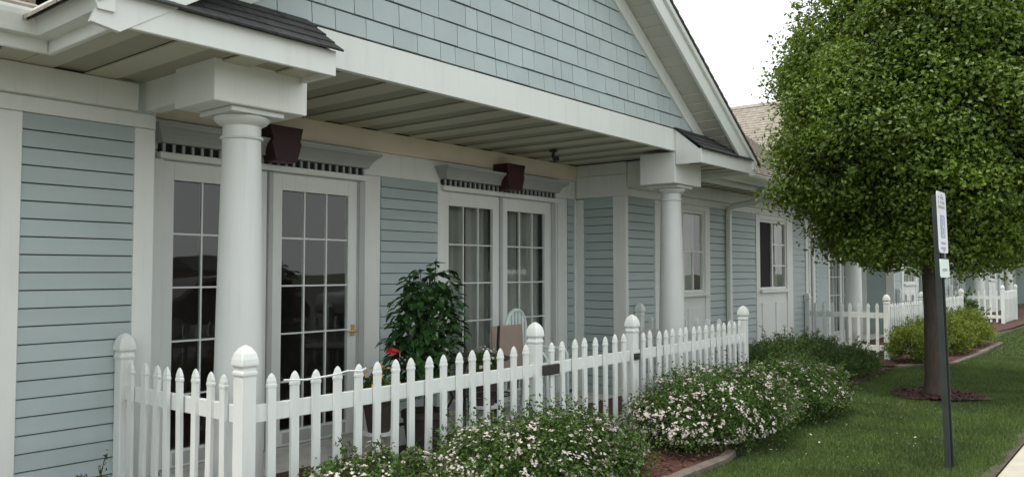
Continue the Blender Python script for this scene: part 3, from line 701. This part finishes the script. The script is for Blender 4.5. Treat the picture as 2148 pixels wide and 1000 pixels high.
def shrub(name, label, cat, cx, cy, rx, ry, h, nleaf, ls, m, group=None, flowers=0, spiky=False, sprays=0, clump=90, z0=.03):
    t = thing(name, label, cat, (cx, cy, 0), group)
    C = []; Nn = []; tops = []
    ncl = max(20, nleaf // clump)
    sd = random.uniform(0, 100)
    def surf(d):
        return 1 + .16 * mnoise.noise((d[0] * 2 + sd, d[1] * 2, d[2] * 2)) + .10 * mnoise.noise((d[0] * 5 + sd, d[1] * 5, d[2] * 5))
    for i in range(ncl):
        d = unit(1)[0]; d[2] = abs(d[2]) if random.random() < .8 else -.3 * abs(d[2]); rr = random.uniform(.3, 1) ** .4
        p = np.array([d[0] * rx, d[1] * ry, h * .38 + d[2] * h * .62]) * np.array([rr * surf(d)] * 3); p[2] = max(p[2], z0 + .02)
        s = .05 * (rx + ry) * random.uniform(.7, 1.3)
        C.append(p + RNG.normal(size=(clump, 3)) * s * np.array([1, 1, .8]))
        n = unit(clump) * .8 + d * .5 + np.array([0, 0, .35]); Nn.append(n / np.linalg.norm(n, axis=1)[:, None])
    st = MB()
    for i in range(16):
        d = unit(1)[0]; e = (d[0] * rx * .8, d[1] * ry * .8, h * random.uniform(.5, .9)); st.tube([(d[0] * .05, d[1] * .05, 0), (e[0] * .5, e[1] * .5, e[2] * .65), e], [.009, .007, .003], 5)
    # arching shoots beyond the outline
    for i in range(sprays):
        d = unit(1)[0]; d[2] = abs(d[2]); p = np.array([d[0] * rx, d[1] * ry, h * .38 + d[2] * h * .62]) * surf(d) * .93
        ln = random.uniform(.08, .2) * (1.6 if spiky else 1); dr = d * .7 + np.array([0, 0, .35]) + unit(1)[0] * .35
        k = 24; s = np.linspace(0, 1, k)[:, None]; q = p + dr * s * ln - np.array([0, 0, 1]) * (s ** 2) * ln * .35
        C.append(q + RNG.normal(size=(k, 3)) * .012); Nn.append(unit(k))
        st.tube([p, p + dr * ln * .5, p + dr * ln - np.array([0, 0, .3 * ln])], [.004, .003, .002], 4)
    C = np.concatenate(C); Nn = np.concatenate(Nn); C[:, 2] = np.maximum(C[:, 2], z0 + RNG.uniform(0, .05, len(C))); k = len(C)
    L = RNG.uniform(.7, 1.3, k) * ls
    stuff(link('foliage', leaf_mesh('foliage', C, Nn, L, L * (.22 if spiky else .5), m), t))
    stuff(st.build('stems', M['bark'], t))
    if flowers:
        V = []; F = []; b = 0; made = 0; guard = 0
        while made < flowers and guard < 20 * flowers:
            guard += 1
            d = unit(1)[0]; d[2] = abs(d[2]) if random.random() < .72 else -.45 * abs(d[2])
            if mnoise.noise((d[0] * 4 + sd * 2, d[1] * 4, d[2] * 4)) < random.uniform(-.45, .3): continue
            p = np.array([d[0] * rx, d[1] * ry, h * .38 + d[2] * h * .62]) * surf(d) * random.uniform(.97, 1.09)
            if p[2] < .05: continue
            n = d + np.array([0, 0, .5]) + unit(1)[0] * .6; n /= np.linalg.norm(n); u = np.cross(n, unit(1)[0]); u /= np.linalg.norm(u); v = np.cross(n, u)
            # a small umbel: a few five-petalled florets
            for q in range(random.randint(2, 5)):
                r = random.uniform(.006, .0115); cc = p + (u * random.uniform(-1, 1) + v * random.uniform(-1, 1)) * .014 + n * random.uniform(0, .008)
                V.append(cc - n * .003); 
                for j in range(10):
                    a = j * math.pi / 5; rad = r * (1.0 if j % 2 == 0 else .62); V.append(cc + (u * math.cos(a) + v * math.sin(a)) * rad + n * (.003 if j % 2 == 0 else .001))
                for j in range(10): F.append((b, b + 1 + j, b + 1 + (j + 1) % 10))
                b += 11
            made += 1
        stuff(link('blossoms', np_mesh('blossoms', np.array(V), np.array(F), M['petal']), t))
    return t
G1 = 'flowering bushes along the near fence'
shrub('flowering_bush', 'white-flowering low bush at the bottom middle before the gate', 'bush', 3.98, 3.10, 1.05, .46, .50, 30000, .030, M['leaf_spirea'], G1, 1350, sprays=160)
shrub('flowering_bush', 'rounded bush thick with white blossom right of the gate', 'bush', 6.50, 3.02, .98, .52, .60, 32000, .026, M['leaf_spirea'], G1, 1250, sprays=120)
shrub('flowering_bush', 'sparser white-flowering bush beside the dark juniper', 'bush', 8.05, 3.0, .86, .48, .52, 28000, .028, M['leaf_spirea'], G1, 760, sprays=140)
shrub('flowering_bush', 'small low end of the blossom hedge under the left fence corner', 'bush', 2.80, 3.15, .55, .32, .50, 12000, .028, M['leaf_spirea'], G1, 420, sprays=70)
shrub('juniper_shrub', 'dark green spreading juniper between the fence and the lawn', 'shrub', 10.75, 3.95, 1.1, .55, .50, 26000, .05, M['leaf_juniper'], None, spiky=True, sprays=260, clump=70)
shrub('juniper_shrub', 'low dark green juniper nearest the second porch', 'shrub', 11.7, 3.6, .75, .45, .36, 12000, .05, M['leaf_juniper'], None, spiky=True, sprays=140, clump=70)
GY = 'yellow-green shrubs before the second fence'
shrub('golden_shrub', 'rounded yellow-green shrub just left of the tree trunk', 'shrub', 14.0, 3.12, .60, .42, .66, 11000, .036, M['leaf_yellow'], GY, sprays=60)
shrub('golden_shrub', 'yellow-green shrub just right of the tree trunk', 'shrub', 15.9, 3.12, .85, .42, .70, 11000, .040, M['leaf_yellow'], GY, sprays=60)
shrub('golden_shrub', 'farthest yellow-green shrub at the end of the stone edging', 'shrub', 17.7, 3.10, .95, .42, .70, 11000, .044, M['leaf_yellow'], GY, sprays=60)
shrub('evergreen_shrub', 'small dark evergreen far off behind the yellow-green shrubs', 'shrub', 20.6, 3.6, .45, .35, .95, 5000, .05, M['leaf_juniper'], None, sprays=30)
shrub('small_plant', 'small leafy green sprig at the foot of the left wall', 'plant', 2.02, 4.55, .10, .10, .36, 1400, .026, M['leaf_spirea'], None, sprays=6, clump=40)

def hibiscus():
    t = thing('potted_hibiscus', 'tall potted plant with glossy leaves and a red bloom behind the fence', 'plant', (4.55, 4.6, 0.012))
    MB().lathe([(.13, 0), (.135, .02), (.175, .30), (.19, .30), (.19, .345), (.165, .345), (.16, .31), (.01, .31)], seg=28).build('pot', M['terracotta'], t, smooth=True)
    st = MB()
    lf = MB()
    # pointed leaf, base at origin, pointing +x, creased at the midrib
    P = [(0, 0), (.22, .20), (.5, .27), (.8, .15), (1, 0)]
    vs = []; 
    for x, w in P: vs += [(x, w, .16 * w * 2 - .20 * x * x), (x, 0, -.22 * x * x), (x, -w, .16 * w * 2 - .20 * x * x)]
    fs = [(3 * i, 3 * i + 3, 3 * i + 4, 3 * i + 1) for i in range(4)] + [(3 * i + 1, 3 * i + 4, 3 * i + 5, 3 * i + 2) for i in range(4)]
    lm = MB().add(vs, fs).mesh('leaf', M['leaf_hib'], smooth=True)
    n = 0
    def prof(z): return max(.05, (1 - abs((z - .92) / .62) ** 2.2)) ** .5
    while n < 285:
        z = random.uniform(.52, 1.46); a = random.uniform(0, 6.283); rr = random.uniform(.45, 1) ** .5 * prof(z) * (1 + .25 * mnoise.noise((math.cos(a) * 2, math.sin(a) * 2, z * 5)))
        p = np.array([.32 * rr * math.cos(a) + (z - .95) * .10, .27 * rr * math.sin(a), z])
        out = Vector((math.cos(a), math.sin(a), -.35 + random.uniform(-.3, .5))) + Vector(unit(1)[0]) * .35
        q = out.to_track_quat('X', 'Z').to_euler(); s = random.uniform(.075, .125)
        link('leaf', lm, t, p, (q.x + random.uniform(-.4, .4), q.y, q.z), (s, s, s)); n += 1
        if n % 14 == 0: st.tube([(0, 0, .5), (p[0] * .3, p[1] * .3, .5 + (p[2] - .5) * .7), p * np.array([.8, .8, 1])], [.009, .006, .003], 5)
    k = 900; zz = RNG.uniform(.5, 1.35, k); aa = RNG.uniform(0, 6.283, k); r_ = RNG.uniform(0, .85, k) ** .5 * np.array([prof(q) for q in zz])
    Cc = np.stack([.28 * r_ * np.cos(aa) + (zz - .95) * .10, .24 * r_ * np.sin(aa), zz], 1)
    stuff(link('inner_foliage', leaf_mesh('inner_foliage', Cc, unit(k), RNG.uniform(.06, .11, k), RNG.uniform(.035, .06, k), M['leaf_hib']), t))
    for q in ((.08, 0, 1.40), (.05, 0, 1.43), (.13, .02, 1.50)):
        for k in range(5):
            e = Euler((random.uniform(-.4, .4), random.uniform(-.7, .3), random.uniform(0, 6.3))); link('leaf', lm, t, (q[0], q[1], q[2]), e, (.085,) * 3)
    st.tube([(0, 0, .30), (.01, 0, .6), (.03, .01, 1.0), (.10, 0, 1.35), (.14, .02, 1.55)], [.016, .014, .010, .006, .003], 6); st.build('stem', M['bark'], t, smooth=True)
    fl = MB()
    for k in range(5):
        a = k * 1.2566; fl.add([(0, 0, 0), (.05 * math.cos(a), .03 * math.sin(a), -.02 + .03 * math.sin(a + .5)), (.085 * math.cos(a), .045 * math.sin(a), .0), (.05 * math.cos(a + .7), .03 * math.sin(a + .7), -.015)], [(0, 1, 2, 3)])
    fl.tube([(.1, 0, .03), (.04, 0, .01), (0, 0, 0)], [.005, .018, .02], 8)
    o = fl.build('bloom', M['red_petal'], t); o.location = (-.46, -.10, .86); o.rotation_euler = (.3, .5, .1)
    return t
hibiscus()

def grass():
    V = []; 
    def patch(n, x0, x1, y0, y1, h, w):
        x = RNG.uniform(x0, x1, n); y = RNG.uniform(y0, y1, n)
        ok = np.ones(n, bool)
        edge = 1.05 + .06 * np.sin(x * 3.1) + .05 * np.sin(x * 7.7)
        ok &= (y > edge) | (RNG.uniform(size=n) < .3)
        lim = np.where(x < 9.3, 2.68, np.where(x < 12.9, 3.25, np.where(x < 13.9, 3.2 - (x - 13) * .5, np.where(x < 19.2, 2.62, 3.0))))
        lim = np.where(x < 6.2, 2.64, np.where(x < 9.3, 2.95, lim))
        ok &= y < lim; ok &= ((x - 10.42) ** 2 + (y - 2.13) ** 2) > .20
        x, y = x[ok], y[ok]; k = len(x); z = .012 * np.sin(x * 1.3 + y) + .010 * np.sin(y * 2.7 + x * .6)
        a = RNG.uniform(0, 2 * math.pi, k); hh = h * RNG.uniform(.5, 1.25, k); ww = w * RNG.uniform(.7, 1.3, k); ln = RNG.uniform(.1, .9, k) * hh; b = RNG.uniform(0, 2 * math.pi, k)
        base = np.stack([x, y, z], 1); s = np.stack([np.cos(a) * ww, np.sin(a) * ww, np.zeros(k)], 1); tip = base + np.stack([np.cos(b) * ln, np.sin(b) * ln, hh], 1)
        V.append(np.stack([base - s, base + s, tip], 1).reshape(-1, 3))
    patch(150000, 4.6, 9.5, 1.0, 2.75, .034, .0022); patch(110000, 9.5, 16, 1.0, 3.3, .036, .0032); patch(90000, 16, 42, 1.0, 3.1, .040, .006)
    V_ = np.concatenate(V); F = np.arange(len(V_)).reshape(-1, 3)
    o = stuff(link('grass', np_mesh('grass', V_, F, M['grass']))); o['label'] = 'short mown green grass covering the lawn'; o['category'] = 'grass'
    # fallen petals and scraps
    k = 90; x = 5.8 + 3.8 * RNG.uniform(size=k); y = 2.6 - 1.1 * RNG.uniform(size=k) ** 1.5; c = np.stack([x, y, np.full(k, .034)], 1); a = RNG.uniform(0, 6.3, k); r = (.003 + .009 * RNG.uniform(size=k) ** 3)[:, None]
    u = np.stack([np.cos(a), np.sin(a), RNG.uniform(-.4, .4, k)], 1) * r; v = np.stack([-np.sin(a), np.cos(a), RNG.uniform(-.4, .4, k)], 1) * r * .7
    V_ = np.stack([c - u - v, c + u - v, c + u + v, c - u + v], 1).reshape(-1, 3); F = np.arange(4 * k).reshape(-1, 4)
    o = stuff(link('fallen_petals', np_mesh('fallen_petals', V_, F, M['petal']))); o['label'] = 'pale petals scattered over the lawn'; o['category'] = 'petals'
grass()

# ================================================================== SMALL THINGS
def parking_sign():
    s = thing('parking_sign', 'narrow white sign seen edge-on atop a dark steel post in the lawn', 'sign', (6.67, 1.275, 0))
    tilt = (R(-1.6), 0, 0)
    p = MB()
    for a, b in (((-.030, -.006), (-.024, .032)), ((.024, -.006), (.030, .032)), ((-.030, .032), (.030, .036))): p.box(a[0], b[0], a[1], b[1], -.3, 2.03)
    rot = R(-38)
    post = p.build('post', M['sign_post'], s); post.rotation_euler = (tilt[0], 0, R(-10))
    def plate(w, z0, z1, m, rr):
        # rounded plate facing -y
        pts = []
        for cx_, cz_, a0 in ((w - rr, z1 - rr, 0), (-w + rr, z1 - rr, 90), (-w + rr, z0 + rr, 180), (w - rr, z0 + rr, 270)):
            for q in range(5): a = R(a0 + q * 22.5); pts.append((cx_ + rr * math.cos(a), -.004, cz_ + rr * math.sin(a)))
        return MB().prism(pts, (0, .004, 0)).mesh('plate', m)
    pr = Euler((R(-1.6), 0, R(0)))
    pl = link('sign_plate', plate(.15, 1.59, 2.045, M['sign_white'], .03), s, (-.01, -.022, 0), pr)
    y = -.0045
    def mark(x0, x1, z0, z1, m): return MB().box(x0, x1, y - .0012, y, z0, z1).build('print', M[m], pl)
    mark(-.075, .075, 1.70, 1.87, 'sign_blue')
    for z in (2.0, 1.965, 1.93): 
        for i in range(6):
            if random.random() < .85: mark(-.11 + i * .037, -.11 + i * .037 + random.uniform(.015, .028), z - .011, z + .011, 'sign_grey')
    for z in (1.662, 1.625):
        for i in range(5): mark(-.085 + i * .035, -.085 + i * .035 + random.uniform(.014, .026), z - .010, z + .010, 'sign_grey')
    # wheelchair mark inside the blue square: head, back, seat, wheel
    wm = MB(); wm.box(-.012, .012, y - .003, y - .002, 1.835, 1.857); wm.box(-.008, .008, y - .003, y - .002, 1.785, 1.83); wm.box(-.008, .038, y - .003, y - .002, 1.775, 1.785); wm.box(.03, .04, y - .003, y - .002, 1.73, 1.775)
    for i in range(14):
        a0, a1 = math.pi * (.75 + i * .09), math.pi * (.75 + (i + 1) * .09)
        wm.add([(r * math.cos(a) - .002, y - .0025, 1.757 + r * math.sin(a)) for a, r in ((a0, .032), (a1, .032), (a1, .041), (a0, .041))], [(0, 1, 2, 3)])
    wm.build('symbol', M['sign_white'], pl)
    for bz in (1.61, 2.025): MB().tube([(0, y - .006, bz), (0, y, bz)], .008, 8).build('bolt', M['rim'], pl)
    lp = link('lower_plate', plate(.15, 1.41, 1.545, M['sign_green'], .015), s, (-.01, -.022, 0), pr)
    for i in range(5): MB().box(-.08 + i * .034, -.058 + i * .034, y - .0012, y, 1.455, 1.475).build('print', M['sign_grey'], lp)
    MB().box(-.035, .035, -.03, -.012, 1.548, 1.588).build('bracket', M['black_metal'], s).rotation_euler = pr
    return s
parking_sign()

def chair_sling():
    c = thing('patio_chair', 'tan sling-back patio chair behind the gate', 'chair', (5.98, 4.88, .012))
    MB().box(-.235, .235, -.012, .012, .44, .93).build('backrest', M['tan_sling'], c, bevel=.01).rotation_euler = (R(-4), 0, 0)
    MB().box(-.235, .235, .02, .48, .40, .42).build('seat', M['tan_sling'], c, bevel=.008)
    for sx in (-1, 1):
        MB().tube([(sx * .25, .0, 0), (sx * .25, -.02, .45), (sx * .25, -.05, .94)], .014).build('leg', M['black_metal'], c, smooth=True)
        MB().tube([(sx * .25, .47, 0), (sx * .25, .46, .42), (sx * .25, .42, .63), (sx * .25, -.03, .64)], .014).build('leg', M['black_metal'], c, smooth=True)
chair_sling()
def chair_resin():
    c = thing('resin_chair', 'pale resin patio chair beside the second pair of doors', 'chair', (6.44, 5.2, .012))
    b = MB(); arc = [(.24 * math.cos(t), 0.0, .86 + .19 * math.sin(t)) for t in np.linspace(0, math.pi, 12)]
    b.tube([(.26, .03, .42)] + arc + [(-.26, .03, .42)], .018)
    for i in range(5): x = -.16 + .08 * i; b.box(x - .022, x + .022, -.006, .006, .44, .86 + .19 * math.sqrt(max(0, 1 - (x / .24) ** 2)))
    b.build('backrest', M['resin'], c, smooth=True)
    MB().box(-.25, .25, -.46, .02, .40, .43).build('seat', M['resin'], c, bevel=.012)
    for sx in (-1, 1):
        MB().tube([(sx * .27, .03, .64), (sx * .28, -.2, .66), (sx * .28, -.42, .65), (sx * .27, -.45, .60), (sx * .27, -.46, 0)], .02).build('arm', M['resin'], c, smooth=True)
        MB().tube([(sx * .25, .02, .42), (sx * .26, .06, 0)], .02).build('leg', M['resin'], c, smooth=True)
    c.rotation_euler = (0, 0, R(14))
chair_resin()
def table():
    t = thing('patio_table', 'round dark metal patio table low behind the fence', 'table', (5.2, 4.75, .012))
    MB().lathe([(.36, .68), (.375, .685), (.375, .70), (.36, .705)], seg=32).build('table_top', M['black_metal'], t, smooth=True)
    for k in range(4):
        a = k * math.pi / 2 + .6; MB().tube([(.30 * math.cos(a), .30 * math.sin(a), 0), (.12 * math.cos(a), .12 * math.sin(a), .35), (.26 * math.cos(a), .26 * math.sin(a), .68)], .011).build('leg', M['black_metal'], t, smooth=True)
table()
def flowerpot(x, y, h, label, petal):
    t = thing('flower_pot', label, 'flower pot', (x, y, .012)); sh = h - .22; hh = h; h = .22
    st = MB().lathe([(.11, 0), (.11, .03), (.05, .05), (.04, sh - .05), (.12, sh - .02), (.12, sh)], seg=20).build('pedestal', M['vinyl'], t, smooth=True)
    MB().lathe([(.08, 0), (.12, h), (.13, h), (.13, h + .035), (.105, h + .035), (.10, h), (.01, h)], seg=22).build('pot', M['terracotta'], t, smooth=True).location = (0, 0, sh)
    k = 260; d = unit(k); d[:, 2] = np.abs(d[:, 2]); C = d * np.array([.16, .16, .2]) * RNG.uniform(.3, 1, (k, 1)) + np.array([0, 0, hh + .03])
    stuff(link('foliage', leaf_mesh('foliage', C, unit(k), RNG.uniform(.04, .07, k), RNG.uniform(.02, .035, k), M['leaf_spirea']), t))
    k = 50; d = unit(k); d[:, 2] = np.abs(d[:, 2]); C = d * np.array([.17, .17, .22]) + np.array([0, 0, hh + .03])
    stuff(link('blossoms', leaf_mesh('blossoms', C, d, RNG.uniform(.03, .045, k), RNG.uniform(.025, .04, k), petal), t))
flowerpot(3.98, 4.5, .5, 'dark pot of yellow flowers left of the tall potted plant', M['yellow_petal'])
flowerpot(4.98, 4.35, .58, 'dark pot of pale flowers right of the tall potted plant', M['petal'])
def plant_stand():
    t = thing('plant_stand', 'black wire plant stand behind the middle of the near fence', 'plant stand', (4.6, 3.98, .012))
    for z in (.25, .52):
        b = MB(); b.tube([(.2 * math.cos(a), .15 * math.sin(a), z) for a in np.linspace(0, 2 * math.pi, 20)], .006, 5)
        for i in range(-3, 4): b.tube([(i * .055, -.13, z), (i * .055, .13, z)], .004, 4)
        b.build('shelf', M['black_metal'], t)
    for k in range(4): a = k * math.pi / 2 + .78; MB().tube([(.2 * math.cos(a), .15 * math.sin(a), 0), (.2 * math.cos(a), .15 * math.sin(a), .56)], .007, 5).build('leg', M['black_metal'], t)
plant_stand()
hk = MB(); hk.lathe([(.045, 2.725), (.045, 2.741)], (6.9, 5.06), 16); hk.tube([(6.9, 5.06, 2.73), (6.9, 5.06, 2.68), (6.92, 5.05, 2.65), (6.95, 5.04, 2.66)], [.016, .02, .026, .03], 10)
tag(hk.build('ceiling_light', M['black_metal'], smooth=True), 'small black fitting under the porch ceiling above the second doors', 'light')
tag(MB().tube([(2.49, 3.545, .895), (2.62, 3.53, .885), (2.80, 3.53, .893), (2.90, 3.535, .905), (2.99, 3.535, .895), (3.04, 3.55, .905)], .005, 6).build('cord', M['vinyl'], smooth=True), 'white cord strung across the pickets in front of the left doors', 'cord')

# ------------------------------------------------------------------ across the street, seen only as reflections in the glass
def car(x, y, m, label, s=1.0):
    c = thing('parked_car', label, 'car', (x, y, -.075), 'cars parked across the street')
    side = [(-2.2, .35), (-2.25, .7), (-2.1, .86), (-1.25, .95), (-.65, 1.38), (.75, 1.42), (1.45, 1.0), (2.1, .9), (2.22, .65), (2.2, .35)]
    MB().prism([(a, -.85, b * s) for a, b in side], (0, 1.7, 0)).build('body', m, c, bevel=.07, smooth=True)
    win = [(-1.1, .97), (-.6, 1.31), (.7, 1.34), (1.25, 1.0)]
    for yy in (-.856, .846): MB().prism([(a, yy, b * s) for a, b in win], (0, .01, 0)).build('window', M['car_glass'], c)
    for wx in (-1.35, 1.4):
        for wy in (-.87, .67):
            t = MB().tube([(wx, wy, .33), (wx, wy + .2, .33)], .33, 20).build('wheel', M['tyre'], c); MB().tube([(wx, wy - .01, .33), (wx, wy + .21, .33)], .2, 14).build('rim', M['rim'], t)
car(10.3, -6.2, M['car_dark'], 'dark parked car reflected in the left door glass'); car(16.2, -6.4, M['car_grey'], 'grey parked car reflected in the right door glass', 1.05)
for i, (x, w) in enumerate(((16, 10), (34, 13), (58, 14))):
    b = thing('house_across', ('low brown house reflected dimly in the left doors', 'wide brown house reflected between the parked cars', 'far brown house reflected in the second doors')[i], 'house', (x * 1.7, -84, -.08), 'houses across the street')
    MB().box(-w / 2, w / 2, -4, 4, 0, 1.7).build('wall', M['house_far'], b)
    MB().prism([(-w / 2 - .4, -4.4, 1.65), (-w / 2 - .4, 4.4, 1.65), (-w / 2 - .4, 0, 3.2 + i * .3)], (w + .8, 0, 0)).build('roof', M['roof_dark'], b)
    for q in range(3): MB().box(-w / 2 + w * (q + .5) / 3 - .6, -w / 2 + w * (q + .5) / 3 + .6, 4.0, 4.05, .5, 1.4).build('window', M['car_glass'], b)
